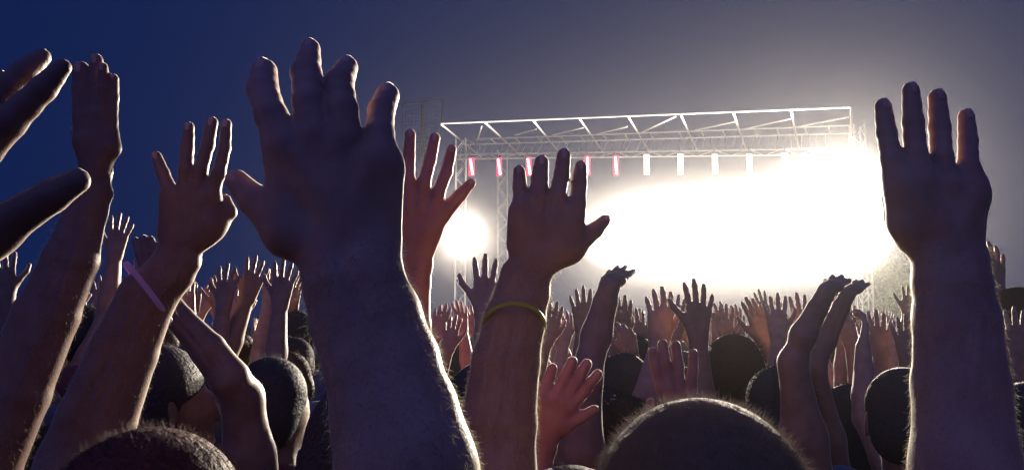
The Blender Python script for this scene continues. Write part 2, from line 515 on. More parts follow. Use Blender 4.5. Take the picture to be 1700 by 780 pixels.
def hair_cap(c, s, turn=0.0, style=0, hf=.008):
    f = Fig(); ct, st = math.cos(turn), math.sin(turn)
    def h(x, y, z): return np.asarray(c, float) + V(x * ct - y * st, x * st + y * ct, z) * s
    f.ball(h(0, -.020, .040), .097 * s, .02 * s, (1.10, .95, 1.0))
    f.cone(h(-.03, -.055, -.02), h(.03, -.055, -.02), .066 * s, .066 * s, .03 * s)
    if style == 1:      # long hair to the shoulders
        f.cone(h(-.045, -.045, .0), h(-.06, -.05, -.19), .062 * s, .04 * s, .03 * s)
        f.cone(h(.045, -.045, .0), h(.06, -.05, -.19), .062 * s, .04 * s, .03 * s)
        f.cone(h(0, -.06, .0), h(0, -.075, -.22), .065 * s, .045 * s, .03 * s)
    if style == 2:      # tousled top
        for i in range(14):
            a = i * 2.4; r = .02 + .05 * ((i * .37) % 1)
            f.ball(h(r * math.cos(a), -.02 + r * math.sin(a), .128 - r * .35), .024 * s, .012 * s)
    v, q = f.mesh_data([(np.asarray(c) - .2 * s, np.asarray(c) + .2 * s)], hf, hf)
    return v, q

# ------------------------------------------------------------------ one person authored against the photograph
SHIRTS = {}
def nail_mb(mb, tip, prev, r):
    d = unit(tip - prev); dor = V(0, -1, 0); dor = unit(dor - d * dor.dot(d)); w = np.cross(d, dor)
    vs, fs = [], []; nu, nv = 6, 6
    for i in range(nu + 1):
        for j in range(nv + 1):
            a = (i / nu - .5) * 2; bq = (j / nv - .5) * 2
            L = .0062 * (r / .008); W = r * .74
            k = math.sqrt(max(0, 1 - .25 * a * a))
            p = tip - d * (.0005) + d * a * L + w * math.sin(bq * 1.0) * W * k + dor * (math.cos(bq * 1.0) * r * 1.02 - (max(a, 0) ** 2) * r * .22 + .0003)
            vs.append(p)
    for i in range(nu):
        for j in range(nv):
            a = i * (nv + 1) + j; fs.append((a, a + 1, a + nv + 2, a + nv + 1))
    top = len(vs); vs2 = [v - dor * .0012 for v in vs]
    rim = [(i * (nv + 1)) for i in range(nu + 1)] + [nu * (nv + 1) + j for j in range(1, nv + 1)] + [i * (nv + 1) + nv for i in range(nu - 1, -1, -1)] + [j for j in range(nv - 1, 0, -1)]
    allv = vs + vs2
    fs2 = [tuple(x + top for x in f[::-1]) for f in fs]
    side = [(rim[i], rim[(i + 1) % len(rim)], rim[(i + 1) % len(rim)] + top, rim[i] + top) for i in range(len(rim))]
    mb.add(allv, fs + fs2 + side)

def pix_hand(fig, d, fingers, thumb, wrist, fore, tips, pads=()):
    """fingers: chains tip..knuckle of (px, py, half width px, mm further from the camera)"""
    def C(t): return P(t[0], t[1], d + (t[3] if len(t) > 3 else 0) / 1000.0), t[2] * d / F
    nf = len(fingers)
    wx, wy, wh = wrist[:3]
    wr, wrr = C(wrist)
    t1, _ = C(fore[0])
    axis = unit(wr - t1)                     # towards the hand
    side = unit(np.cross(axis, V(0, 1, 0)))  # to the right in the picture
    allk = []
    for i, ch in enumerate(fingers):
        pts = [C(t) for t in ch]
        kn, kr = pts[-1]
        u = (i - (nf - 1) / 2) / max(1, (nf - 1) / 2)
        w0 = wr + side * u * wrr * .48
        fig.cone(w0, kn, wrr * .50, kr * .88, .008)
        allk.append((kn, kr))
        dors = V(0, -1, 0)
        fig.cone(kn + dors * (kr * .88 - .0022), w0 + (kn - w0) * .12 + dors * (wrr * .50 - .0032), .0042, .0036, .004)   # tendon
        fig.ball(kn + V(0, -.0015, 0), kr * .84, .008)
        for j in range(len(pts) - 1, 0, -1):
            (a, ra), (b, rb) = pts[j], pts[j - 1]
            m = a + (b - a) * .5
            k = .0045 if j == len(pts) - 1 else .003
            rm = (ra + rb) * .5 * .94
            fig.cone(a, m, ra, rm, k); fig.cone(m, b, rm, rb, .003)
        tips.append((pts[0][0], pts[1][0], pts[0][1]))
    for i in range(nf - 1):                  # fill the palm between neighbouring knuckles
        (a, ra), (b, rb) = allk[i], allk[i + 1]
        m = (a + b) / 2 - axis * .012 + V(0, .002, 0)
        fig.cone(m, wr + (m - wr) * .3, min(ra, rb) * .86, wrr * .44, .010)
    if thumb:
        pts = [C(t) for t in thumb]
        for j in range(len(pts) - 1, 0, -1):
            (a, ra), (b, rb) = pts[j], pts[j - 1]
            fig.cone(a, b, ra, rb, .008 if j == len(pts) - 1 else .003)
        a, ra = pts[-1]
        fig.cone(a, wr + (a - wr) * .15, ra, wrr * .55, .010)
        tips.append((pts[0][0], pts[1][0], pts[0][1]))
    for a, b in pads:
        (pa, ra), (pb, rb) = C(a), C(b)
        fig.cone(pa, pb, ra, rb, .012, (1, 1.25, 1))
    # forearm as an oval: the two bones side by side
    rv = np.random.default_rng(abs(int(wx)))
    C2 = [(wr, wrr)] + [C(t) for t in fore]
    for vn_ in range(4):                     # veins winding up the arm
        u = rv.uniform(-.45, .45); pv_ = None
        for (c0, r0), (c1, r1) in zip(C2[:-1], C2[1:]):
            for tt in (0, .33, .66):
                c, rr_ = c0 + (c1 - c0) * tt, r0 + (r1 - r0) * tt
                u = min(.55, max(-.55, u + rv.normal(0, .07)))
                p = c + side * u * rr_ + V(0, -1, 0) * (rr_ * .69 * math.sqrt(max(.05, 1 - (max(0, abs(u) - .30) / .70) ** 2)) - .0012)
                if pv_ is not None: fig.cone(pv_, p, .0022, .0022, .004)
                pv_ = p
    last = (wr, wrr)
    for t in fore:
        c, r = C(t)
        for sd in (-1, 1):
            fig.cone(last[0] + side * sd * last[1] * .34, c + side * sd * r * .30, last[1] * .68, r * .70, .006)
        last = (c, r)
    return wr, last

def forearm_hair(parent, v, q, a, b, n, length, seedshift, lo=0.05):
    """hairs on the part of a body mesh along the segment a (wrist) - b (elbow)"""
    vn = normals(v, q)
    ab = b - a; L = ab.dot(ab)
    t = ((v - a) @ ab) / L
    dist = np.linalg.norm(v - a - np.clip(t, 0, 1)[:, None] * ab, axis=1)
    ok = np.nonzero((t > lo) & (t < 1.05) & (dist < .075))[0]
    if len(ok) == 0: return
    r = np.random.default_rng(seedshift)
    pk = r.choice(ok, n)
    pos = v[pk] + r.normal(0, .0012, (n, 3)); nr = vn[pk]
    up = unit(ab)
    dirs = nr * .42 + up * r.normal(.6, .3, (n, 1)) + r.normal(0, .28, (n, 3))
    o = strands('arm_hair', pos - np.array(parent.location) - nr * .001, nr, dirs, length * r.uniform(.35, .95, n), .00009 + .00006 * r.random(n), ARM_HAIR, parent)
    tag(o, kind='stuff')
    return o

def scalp_hair(parent, c, s, n, length, mat, turn=0.0, style=0, spike=.7, seedshift=1, rad=.00014, hf=.005):
    v, q = hair_cap(c, s, turn, style, hf)
    loc = np.array(parent.location)
    h = link('hair', new_mesh('hair', v - loc, q, mat), parent)
    if n:
        vn = normals(v, q); r = np.random.default_rng(seedshift)
        pk = r.integers(0, len(v), n)
        d = vn[pk] * spike + V(0, -.25, -.35) * (1 - spike) + r.normal(0, .32, (n, 3))
        o = strands('hair_strand', v[pk] - loc - vn[pk] * .002, vn[pk], d, length * r.uniform(.4, 1.2, n), rad, mat, h)
        tag(o, kind='stuff')
    return h

def person(label, base, s, up_arms, skin, shirt, hair=None, group=None, hands=(), fine=None, arms_down=(), turn=0.0, hf=.0024, hairy=None, nails=True, hair_style=0,
           hair_n=0, hair_len=.012, spike=.7, cap_mat=None, sleeves=True):
    """hands: dicts d, fingers, thumb, wrist, fore, elbow, shoulder (world points)"""
    base = np.asarray(base, float)
    root = empty('person', base, label, 'person', group)
    fig = Fig(); boxes = []; sl = []; tips_all = []; fores = []
    body(fig, base, s, turn, arms_down)
    for h in hands:
        tips = []
        wr, (fe, fr) = pix_hand(fig, h['d'], h['fingers'], h.get('thumb'), h['wrist'], h['fore'], tips, h.get('pads', ()))
        el = np.asarray(h['elbow'], float); sh = np.asarray(h['shoulder'], float)
        er = h.get('er', .040); fig.cone(fe, el, fr * .88, er * s, .02)
        mm = el + (sh - el) * .5
        fig.cone(el, mm, (er + .001) * s, .05 * s, .02); fig.cone(mm, sh, .05 * s, .058 * s, .03)
        sl.append((sh, el)); tips_all += tips; fores.append((wr, el, h))
        pts = np.array([t[0] for t in tips] + [wr, fe])
        boxes.append((pts.min(0) - .04, pts.max(0) + .04))
    v, q = fig.mesh_data(boxes, hf, .024)
    b = link('body', new_mesh('body', v - base, q, skin), root)
    for wr, el, h in fores:
        if h.get('hair'): forearm_hair(root, v, q, wr, el, h['hair'], h.get('hair_len', .016), int(abs(wr[0]) * 1000) + 3, h.get('hair_lo', .05))
    if nails:
        for t, p, r in tips_all:
            mb = MB(); nail_mb(mb, t, p, r); mb.build('fingernail', NAIL, root, base, True)
    for sd in arms_down:
        sl.append((base + V(.195 * sd, 0, 1.42) * s, base + V(.25 * sd, -.03, 1.13) * s))
    vs, qs = wear(base, s, sl)
    link('shirt', new_mesh('shirt', vs - base, qs, shirt), root)
    vs, qs = legs_cloth(base, s)
    link('trousers', new_mesh('trousers', vs - base, qs, DENIM), root)
    if hair is not None:
        scalp_hair(root, base + V(0, .025, 1.635) * s, s, hair_n, hair_len, hair, turn, hair_style, spike, int(abs(base[0]) * 999) + 5)
    return root

# ------------------------------------------------------------------ ground
mb = MB()
n = 40; ext = 600
gv, gf = [], []
for i in range(n + 1):
    for j in range(n + 1):
        gv.append((-ext + 2 * ext * i / n, -ext + 2 * ext * j / n, 0))
for i in range(n):
    for j in range(n):
        a = i * (n + 1) + j; gf.append((a, a + n + 1, a + n + 2, a + 1))
mb.add(gv, gf)
gm, gn, gl, gb = nodes('trampled_grass')
gt = gn.new('ShaderNodeTexCoord'); gno = gn.new('ShaderNodeTexNoise'); gno.inputs['Scale'].default_value = 2.0; gno.inputs['Detail'].default_value = 10
gl.new(gt.outputs['Object'], gno.inputs['Vector'])
gr = gn.new('ShaderNodeValToRGB'); gr.color_ramp.elements[0].color = (.012, .012, .008, 1); gr.color_ramp.elements[1].color = (.03, .026, .02, 1)
gl.new(gno.outputs['Fac'], gr.inputs['Fac']); gl.new(gr.outputs['Color'], gb.inputs['Base Color']); gb.inputs['Roughness'].default_value = .95
tag(mb.build('ground', gm), kind='structure')

# ------------------------------------------------------------------ stage
YS = 30.0
ROOF_Z = 9.4
def bar(mb, a, b, r=.03, n=6): mb.tube([a, b], r, n)
stage = empty('stage', (3.5, 31, 0), 'open-air concert stage with a bare metal truss roof above the crowd', 'stage')
def sbar(name, a, b, r=.035, mat=TRUSS):
    m = MB(); bar(m, a, b, r); return m.build(name, mat, stage)
def roofp(px, py, dz=0): return on_z(px, py, ROOF_Z) + V(0, 0, dz)
fl_, fr_ = roofp(732, 205), roofp(1413, 178)
sbar('chord', fl_, fr_, .034)
purl = [((732, 205), (798, 259)), ((805, 202), (864, 257)), ((885, 199), (931, 255)), ((962, 196), (1003, 254)), ((1043, 193), (1079, 252)),
        ((1130, 189), (1157, 249)), ((1217, 185), (1238, 247)), ((1313, 182), (1326, 244)), ((1413, 178), (1413, 236))]
for a, b in purl: sbar('purlin', roofp(*a, -.03), roofp(*b, -.03), .036)
sbar('chord', roofp(790, 232, .02), roofp(1412, 209, .02), .032); sbar('chord', roofp(770, 241, .02), roofp(1412, 222, .02), .032)
for a, b in [((776, 232), (787, 240)), ((814, 230), (824, 239)), ((855, 229), (866, 239)), ((892, 227), (902, 238)), ((931, 226), (940, 238)), ((963, 226), (972, 236)), ((1002, 225), (1010, 235)), ((1038, 223), (1044, 234)),
             ((1080, 222), (1086, 233)), ((1128, 220), (1133, 231)), ((1165, 219), (1169, 231)), ((1200, 217), (1206, 229)), ((1254, 215), (1256, 228)), ((1291, 214), (1293, 227)), ((1337, 212), (1340, 224)), ((1376, 211), (1378, 223))]:
    sbar('rung', roofp(*a, .0), roofp(*b, .0), .028)
for a, b in [((790, 238), (800, 207)), ((855, 222), (890, 212)), ((916, 222), (968, 210)), ((988, 221), (1042, 208)), ((1064, 218), (1122, 191)), ((1154, 214), (1219, 200)), ((1235, 212), (1312, 195)), ((1320, 209), (1409, 192))]:
    sbar('brace', roofp(*a, -.06), roofp(*b, -.06), .026)
# side drop of the right end, fascia drops
sbar('post', fr_ + V(0, 0, .02), fr_ + V(0, 0, -1.1), .035)
# lower lighting truss: two chords with zigzag lacing
LA, LB = on_y(758, 257, 31.5), on_y(1412, 246, 30.0)
LC, LD = on_y(752, 264, 31.4), on_y(1412, 256, 29.9)
sbar('lighting_chord', LA, LB, .04); sbar('lighting_chord', LC, LD, .035)
for i in range(24):
    t0, t1 = i / 24, (i + 1) / 24
    a = LA + (LB - LA) * t0; c = LC + (LD - LC) * t1; c2 = LC + (LD - LC) * t0; a2 = LA + (LB - LA) * t1
    sbar('lacing', a, c, .018) if i % 2 == 0 else sbar('lacing', c2, a2, .018)
wm = MB()
for i in range(46):          # thin webbing between the roof trusses, too fine to pick apart
    t = (i + random.uniform(-.2, .2)) / 45
    xa = 770 + 600 * t
    a = roofp(xa, 240 - 17 * t); b2 = LA + (LB - LA) * min(1, max(0, t * .93 + .01))
    wm.tube([a, b2], .009, 4)
tag(wm.build('web', TRUSS, stage), kind='stuff')
# corner legs, each a square lattice tower
def tower(px, py, y, top):
    c = on_y(px, py, y); c[2] = 0
    for dx in (-.2, .2):
        for dy in (-.2, .2):
            sbar('leg', c + V(dx, dy, 0), c + V(dx, dy, top), .03)
    m = MB(); nz = int(top / .5)
    for i in range(nz):
        z0, z1 = i * top / nz, (i + 1) * top / nz; f = 1 if i % 2 else -1
        bar(m, c + V(-.2 * f, -.2, z0), c + V(.2 * f, -.2, z1), .015, 4); bar(m, c + V(-.2 * f, .2, z0), c + V(.2 * f, .2, z1), .015, 4)
        bar(m, c + V(-.2, -.2 * f, z0), c + V(-.2, .2 * f, z1), .015, 4); bar(m, c + V(.2, -.2 * f, z0), c + V(.2, .2 * f, z1), .015, 4)
    m.build('lattice', TRUSS, stage)
tower(834, 400, 34.0, 9.3); tower(1432, 400, 29.5, 9.3); tower(1405, 400, 34.0, 9.3); tower(764, 400, 31.8, 9.3)
m = MB(); m.box((3.4, 33, .8), (16.5, 6.4, 1.6)); m.build('deck', DARKMETAL, stage)
# led bars hanging under the lighting truss
bars = [(781, 265, 291, 0, 4), (827, 265, 291, 0, 3.5), (876, 264, 291, 0, 4), (975, 262, 290, 0, 0), (1021, 261, 290, 0, 2), (1073, 259, 289, 1, 0), (1129, 258, 289, 1, 0), (1186, 259, 287, 1, 0), (1243, 258, 286, 1, 0), (1302, 257, 284, 1, 0)]
names = ['red LED batten at the far end of the truss row', 'red LED batten second from the dark end of the row', 'red LED batten third along, over the outspread little finger', 'red LED batten half hidden behind a raised fingertip',
         'pinkish LED batten just past the hand wearing the yellow band', 'warm white LED batten beside the pinkish one', 'brightest warm white LED batten mid truss', 'pale LED batten between two white ones over the glare',
         'pale LED batten second from the glaring end of the row', 'pale LED batten nearest the blinding cluster']
for i, (px, y0, y1, warm, tilt) in enumerate(bars):
    yy = 31.4 - 1.3 * (px - 760) / 650
    a = on_y(px, y0, yy - .12); b = on_y(px + tilt, y1, yy - .12)
    root = empty('led_bar', a, names[i], 'stage light', 'LED battens hung under the lighting truss')
    m = MB(); u = unit(b - a)
    m.tube([a - u * .06, b + u * .06], .075, 6); me = m.build('housing', DARKMETAL, root, a)
    m = MB(); m.tube([a + V(0, .02, .35 * 0) - u * .06, a - u * .30], .02, 5); m.build('clamp', DARKMETAL, root, a)
    m = MB(); m.box((a + b) / 2 + V(0, -.09, 0), (.21, .03, np.linalg.norm(b - a) + .08), None); m.build('halo_strip', LED_WARM if warm else LED_HALO, root, a)  # glowing backing that paints the halo round the beads
    for k in range(7):
        p = a + (b - a) * (k + .5) / 7 + V(0, -.105, 0)
        m = MB(); m.lathe(p, (0, -1, 0), [(0, .048), (.02, .04), (.035, .025)], 8); m.build('bead', LED_WARM if warm else LED_BEAD, root, a)

# blinding stage lamps: housing, yoke, glowing lens and the lamp's own light
def stage_lamp(px, py, y, power, r, label, group=None, color=(1.0, .86, .68)):
    c = on_y(px, py, y)
    root = empty('stage_lamp', c, label, 'stage lamp', group)
    d = unit(np.array([0, 0, 1.9]) - c)
    m = MB(); m.lathe(c, d, [(-.45, r * .45), (-.40, r * .7), (-.1, r), (.05, r * 1.05), (.05, r * .93)], 20); m.build('housing', DARKMETAL, root, c, True)
    m = MB(); m.lathe(c, d, [(.0, r * .92), (.03, r * .85), (.055, r * .5), (.06, r * .02)], 20); m.build('lens', LENS, root, c, True)
    m = MB()
    sd = unit(np.cross(d, V(0, 0, 1)))
    m.tube([c + sd * r * 1.1, c + sd * r * 1.15 + V(0, 0, r * 1.4), c - sd * r * 1.15 + V(0, 0, r * 1.4), c - sd * r * 1.1], .025, 5); m.build('yoke', DARKMETAL, root, c)
    ld = bpy.data.lights.new('lamp_light', 'SPOT'); ld.energy = power; ld.color = color; ld.shadow_soft_size = .12
    ld.spot_size = math.radians(172); ld.spot_blend = .35
    lo = bpy.data.objects.new('lamp_light', ld); COL.objects.link(lo); lo.parent = root; lo.location = d * .22
    lo.rotation_euler = Vector(d).to_track_quat('-Z', 'Y').to_euler()
    ld = bpy.data.lights.new('lamp_spill', 'POINT'); ld.energy = power * .004; ld.color = color; ld.shadow_soft_size = .1
    lo = bpy.data.objects.new('lamp_spill', ld); COL.objects.link(lo); lo.parent = root; lo.location = V(0, 0, r * 1.6) - d * .2
    return root
stage_lamp(768, 390, 31.3, LAMP_POWER * 1.0, .30, 'single blinding spot lamp on the tower left of the hand with the yellow band')
G = 'blinding stage lamps merging into one glare'
for i, (px, py, pw, lb) in enumerate([(1025, 395, 1.2, 'blinding lamp at the dark end of the glaring row, beside the thumb'), (1110, 392, .9, 'second blinding lamp of the low glaring row'),
        (1195, 388, 1.0, 'middle blinding lamp of the low glaring row'), (1275, 385, 1.0, 'fourth blinding lamp of the low glaring row'), (1350, 392, 1.2, 'last blinding lamp of the low row, under the bright cluster'),
        (1385, 310, 1.5, 'topmost blinding lamp of the bright cluster'), (1430, 350, 1.6, 'blinding lamp of the cluster nearest the large raised hand')]):
    stage_lamp(px, py, 29.2, LAMP_POWER * pw, .33, lb, G)

# dim scrim panel left of the roof
root = empty('scrim_panel', on_y(702, 250, 33), 'dim grey mesh panel hanging in the dark beside the truss roof', 'panel')
m = MB()
a, b, c, d = on_y(668, 172, 33), on_y(735, 165, 33), on_y(731, 244, 33), on_y(669, 246, 33)
back = V(0, .06, 0)
for i in range(1, 12):
    t = i / 12
    m.tube([a + (b - a) * t, d + (c - d) * t], .008, 4); m.tube([a + (d - a) * t + back * .4, b + (c - b) * t + back * .4], .008, 4)
m.build('net', CLOTHS[4], root)
m = MB()
for p, q in ((a, b), (b, c), (c, d), (d, a)): m.tube([p, q], .022, 6)
m.build('frame', DARKMETAL, root)
m = MB()
e = on_y(700, 400, 33.3); m.tube([V(e[0], 33.15, 0), V(e[0], 33.15, a[2])], .07, 8); m.build('mast', DARKMETAL, root)

# ------------------------------------------------------------------ trees at the right behind the crowd
lm, ln_, ll, lb_ = nodes('foliage')
lt = ln_.new('ShaderNodeTexCoord'); lno = ln_.new('ShaderNodeTexNoise'); lno.inputs['Scale'].default_value = 1.7
ll.new(lt.outputs['Object'], lno.inputs['Vector'])
lr = ln_.new('ShaderNodeValToRGB'); lr.color_ramp.elements[0].color = (.03, .08, .02, 1); lr.color_ramp.elements[1].color = (.08, .17, .05, 1)
ll.new(lno.outputs['Fac'], lr.inputs['Fac']); ll.new(lr.outputs['Color'], lb_.inputs['Base Color']); lb_.inputs['Roughness'].default_value = .6
bark = metal_mat('bark', (.09, .06, .04), .9, 0)
def tree(x, y, h, cr, label, seed):
    r = np.random.default_rng(seed)
    root = empty('tree', (x, y, 0), label, 'tree', 'small leafy trees past the end of the stage')
    m = MB(); m.tube([V(x, y, 0), V(x + .05, y, h * .3), V(x - .05, y, h * .6), V(x, y, h * .85)], [.16, .12, .08, .03], 8)
    for i in range(9):
        z = h * r.uniform(.35, .7); a = r.uniform(0, 6.28)
        m.tube([V(x, y, z), V(x + math.cos(a) * cr * .6, y + math.sin(a) * cr * .6, z + cr * .5)], [.05, .015], 5)
    m.build('trunk', bark, root, (x, y, 0), True)
    n = 2600; k = 16
    cl = r.normal(0, 1, (k, 3)); cl /= np.linalg.norm(cl, axis=1)[:, None]; cl *= r.uniform(.3, .9, (k, 1)) * V(cr, cr, h * .33)
    c = cl[r.integers(0, k, n)] + r.normal(0, cr * .22, (n, 3)) + V(0, 0, h * .65)
    u = r.normal(0, 1, (n, 3)); u /= np.linalg.norm(u, axis=1)[:, None]
    w = np.cross(u, r.normal(0, 1, (n, 3))); w /= np.linalg.norm(w, axis=1)[:, None]
    s = r.uniform(.07, .14, (n, 1))
    vv = np.stack([c - u * s, c + w * s * .45, c + u * s, c - w * s * .45], 1).reshape(-1, 3)
    link('crown', new_mesh('crown', vv, np.arange(n * 4).reshape(-1, 4), lm, False), root)
ta = on_y(1492, 500, 31.5); tree(ta[0], 31.5, 4.6, 1.5, 'small green tree lit at the edge of the glare beside the big bare arm', 3)
ta = on_y(1560, 500, 33); tree(ta[0], 33, 5.2, 1.6, 'dark leafy tree mostly behind the big raised arm', 4)

# ------------------------------------------------------------------ people whose hands fill the foreground
def PB(px, py, d): return P(px, py, d)
people = []
# 1 big central hand
people.append(person('person with a big clawed hand raised in the centre, hairy forearm below it', (-.19, .34, 0), .985, None, SKINS[0], CLOTHS[1], HAIR_DARK,
    hands=[dict(d=.55, fingers=[
        [(438, 120, 24, 34), (436, 150, 27, 22), (450, 192, 27, 6), (478, 240, 29, 0)],
        [(515, 82, 18.5, 42), (508, 122, 26.5, 26), (512, 170, 26.5, 6), (524, 228, 29, 0)],
        [(576, 112, 20, 40), (563, 138, 25, 24), (568, 182, 26.5, 6), (574, 235, 29, 0)],
        [(643, 159, 22, 38), (633, 184, 23, 24), (630, 222, 24.5, 8), (630, 262, 30, 0)]],
        thumb=[(394, 302, 21, 22), (424, 334, 27, 14), (480, 385, 40, 4)], wrist=(582, 432, 79, 0), pads=[((467, 245, 29, 2), (477, 335, 36, 2)), ((638, 290, 33, 2), (632, 385, 35, 2))],
        fore=[(588, 470, 80, -6), (608, 530, 87, -12), (634, 605, 89, -22), (655, 690, 97, -34), (677, 790, 104, -48)],
        elbow=P(712, 1000, .49), shoulder=V(0.0, .36, 1.40), hair=9500, hair_len=.0075, hair_lo=-.02)], hf=.0022))
# 2 hand at the right edge
people.append(person('person with a large hand raised beside the glare, forearm lit along both edges', (.30, .26, 0), .98, None, SKINS[0], CLOTHS[0], HAIR_BROWN,
    hands=[dict(d=.67, fingers=[
        [(1466, 177, 14.5, 26), (1472, 222, 16.5, 16), (1480, 265, 17, 4), (1500, 310, 20, 0)],
        [(1512, 150, 14.5, 24), (1516, 203, 17.5, 14), (1520, 255, 18.5, 4), (1532, 305, 21, 0)],
        [(1556, 162, 15, 24), (1560, 213, 17.5, 14), (1563, 260, 18, 4), (1572, 310, 21, 0)],
        [(1604, 194, 14, 22), (1607, 235, 15.5, 12), (1607, 278, 17, 4), (1612, 325, 22, 0)]],
        thumb=[(1478, 330, 15, 50), (1485, 362, 17, 34), (1520, 395, 26, 10)], wrist=(1578, 432, 58, 0), pads=[((1500, 305, 30, 2), (1506, 368, 34, 2)), ((1607, 315, 30, 2), (1602, 385, 32, 2))],
        fore=[(1580, 470, 60, -4), (1588, 530, 66, -10), (1595, 640, 73, -22), (1604, 790, 79, -44)],
        elbow=P(1612, 930, .60), shoulder=V(.47, .34, 1.40), hair=7500, hair_len=.0065, hair_lo=-.05)], hf=.0026))
# 3 head in front with the yellow band hand
people.append(person('person with short spiky backlit hair seen from behind, left hand raised wearing the yellow band', (.152, .655, 0), 1.011, None, SKINS[1], CLOTHS[0], HAIR_SPIKY,
    hair_n=26000, hair_len=.0095, hair_style=0, spike=.7,
    hands=[dict(d=.87, fingers=[
        [(862, 285, 11, 20), (863, 312, 12.5, 10), (868, 345, 14, 0), (874, 372, 16, 0)],
        [(899, 270, 13, 18), (896, 296, 14.5, 10), (893, 330, 15, 0), (893, 370, 17, 0)],
        [(936, 258, 12.5, 18), (932, 291, 13.5, 10), (925, 325, 14.5, 0), (920, 368, 17, 0)],
        [(964, 277, 11, 18), (962, 306, 13, 10), (959, 336, 13.5, 0), (947, 374, 18, 0)]],
        thumb=[(1004, 366, 10.5, 30), (988, 382, 13.5, 16), (945, 412, 24, 0)], wrist=(872, 458, 40, 0), pads=[((863, 358, 20, 1), (862, 405, 22, 1)), ((947, 360, 20, 1), (938, 400, 22, 1))],
        fore=[(868, 485, 43, -2), (855, 530, 49, -8), (840, 600, 54, -16), (828, 700, 60, -28), (823, 790, 62, -36)],
        elbow=P(822, 850, .82), shoulder=V(-.03, .655, 1.455), hair=8000, hair_len=.0075, hair_lo=-.05)], hf=.003))
# 4 purple band hand, head at the bottom left
people.append(person('person with close auburn-rimmed hair at the bottom edge, left hand raised wearing the purple band', (-.328, .74, 0), .992, None, SKIN_SHADED, CLOTHS[1], HAIR_RED,
    hair_n=22000, hair_len=.010, spike=.75,
    hands=[dict(d=1.06, fingers=[
        [(260, 259, 8.5, 10), (270, 287, 11, 6), (284, 322, 12.5, 0)],
        [(314, 211, 9, 14), (311, 247, 11, 8), (308, 282, 12, 0), (308, 318, 13.5, 0)],
        [(352, 203, 10, 14), (345, 241, 11, 8), (333, 282, 12, 0), (328, 318, 14, 0)],
        [(376, 206, 9, 14), (373, 246, 10, 8), (363, 288, 11.5, 0), (348, 322, 14, 0)]],
        thumb=[(375, 331, 9, 22), (379, 352, 14, 14), (352, 372, 24, 4)], wrist=(296, 428, 37, 0), pads=[((284, 335, 18, 1), (282, 385, 21, 1)), ((348, 335, 19, 1), (338, 385, 22, 1))],
        fore=[(283, 452, 38, -2), (245, 492, 46, -6), (207, 580, 53, -14), (160, 700, 62, -26), (130, 780, 66, -34)],
        elbow=P(112, 815, 1.0), shoulder=V(-.55, .80, 1.42), hair=3500, hair_len=.007)], hf=.003))
# 5 arm held high at the left
people.append(person('person with a slim flat hand held straight up over a long forearm at the left', (-.93, .62, 0), .99, None, SKIN_SHADED, CLOTHS[2], HAIR_DARK,
    hands=[dict(d=.92, fingers=[
        [(134, 114, 13, 10), (134, 150, 14, 6), (136, 195, 15, 0), (140, 235, 17, 0)],
        [(160, 100, 11, 12), (160, 140, 13, 8), (160, 190, 14, 0), (158, 232, 17, 0)],
        [(171, 112, 8.5, -4), (171, 148, 9.5, -6), (172, 190, 11, -4), (174, 235, 15, 0)],
        [(188, 131, 9, 6), (187, 162, 10, 2), (184, 200, 11, 0), (181, 245, 18, 0)]],
        thumb=[(128, 220, 11, 40), (140, 255, 13, 30), (160, 285, 22, 12)], wrist=(155, 318, 30, 0),
        fore=[(143, 350, 33, -2), (118, 430, 43, -10), (78, 520, 50, -18), (22, 650, 56, -32), (-32, 780, 58, -44), (-75, 880, 56, -60)],
        elbow=P(-100, 930, .80), shoulder=V(-.74, .62, 1.41), hair=3500, hair_len=.007)], hf=.003))
# 6 hand cut by the left edge
people.append(person('person whose hand cut by the left edge points fingers and thumb up', (-.60, .24, 0), .95, None, SKIN_SHADED, CLOTHS[3], HAIR_BROWN, nails=False,
    hands=[dict(d=.50, fingers=[
        [(2, 128, 13, 40), (-40, 165, 20, 26), (-95, 225, 24, 6), (-150, 290, 27, 0)],
        [(70, 95, 15, 26), (40, 120, 20, 18), (-20, 172, 24, 4), (-105, 262, 28, 0)],
        [(104, 112, 14.5, 8), (72, 147, 21, 6), (14, 203, 27, 2), (-70, 300, 32, 0)]],
        thumb=[(128, 300, 21, -6), (86, 325, 27, -6), (-10, 385, 36, -4)], wrist=(-130, 500, 72, 0),
        fore=[(-150, 580, 74, -8), (-180, 720, 84, -20)],
        elbow=P(-220, 960, .44), shoulder=V(-.42, .26, 1.36), hair=0)], hf=.0022))
# 7 hand just behind the central one
people.append(person('person whose left hand spreads four fingers between the big central hand and the single lamp', (.07, .98, 0), .95, None, SKIN_RED, CLOTHS[1], HAIR_DARK,
    hair_n=3000, hair_len=.012,
    hands=[dict(d=1.02, fingers=[
        [(646, 262, 8.5, 14), (648, 292, 10, 8), (654, 325, 11, 0), (662, 355, 12, 0)],
        [(681, 223, 9.5, 14), (679, 261, 10.5, 8), (677, 300, 12, 0), (681, 345, 13.5, 0)],
        [(722, 229, 9.5, 14), (714, 266, 10.5, 8), (704, 302, 11.5, 0), (700, 345, 13.5, 0)],
        [(750, 248, 9, 14), (741, 286, 10.5, 8), (727, 322, 11.5, 0), (716, 358, 14, 0)]],
        thumb=[(782, 304, 8.5, 14), (765, 323, 11, 10), (735, 356, 14, 4), (712, 385, 18, 0)], wrist=(688, 438, 30, 0), pads=[((712, 372, 15, 1), (703, 408, 19, 1))],
        fore=[(683, 470, 31, -2), (678, 540, 36, -10), (676, 640, 41, -18)],
        elbow=P(690, 735, .98), shoulder=V(-.13, .97, 1.405), hair=400, hair_len=.009)], hf=.0032))
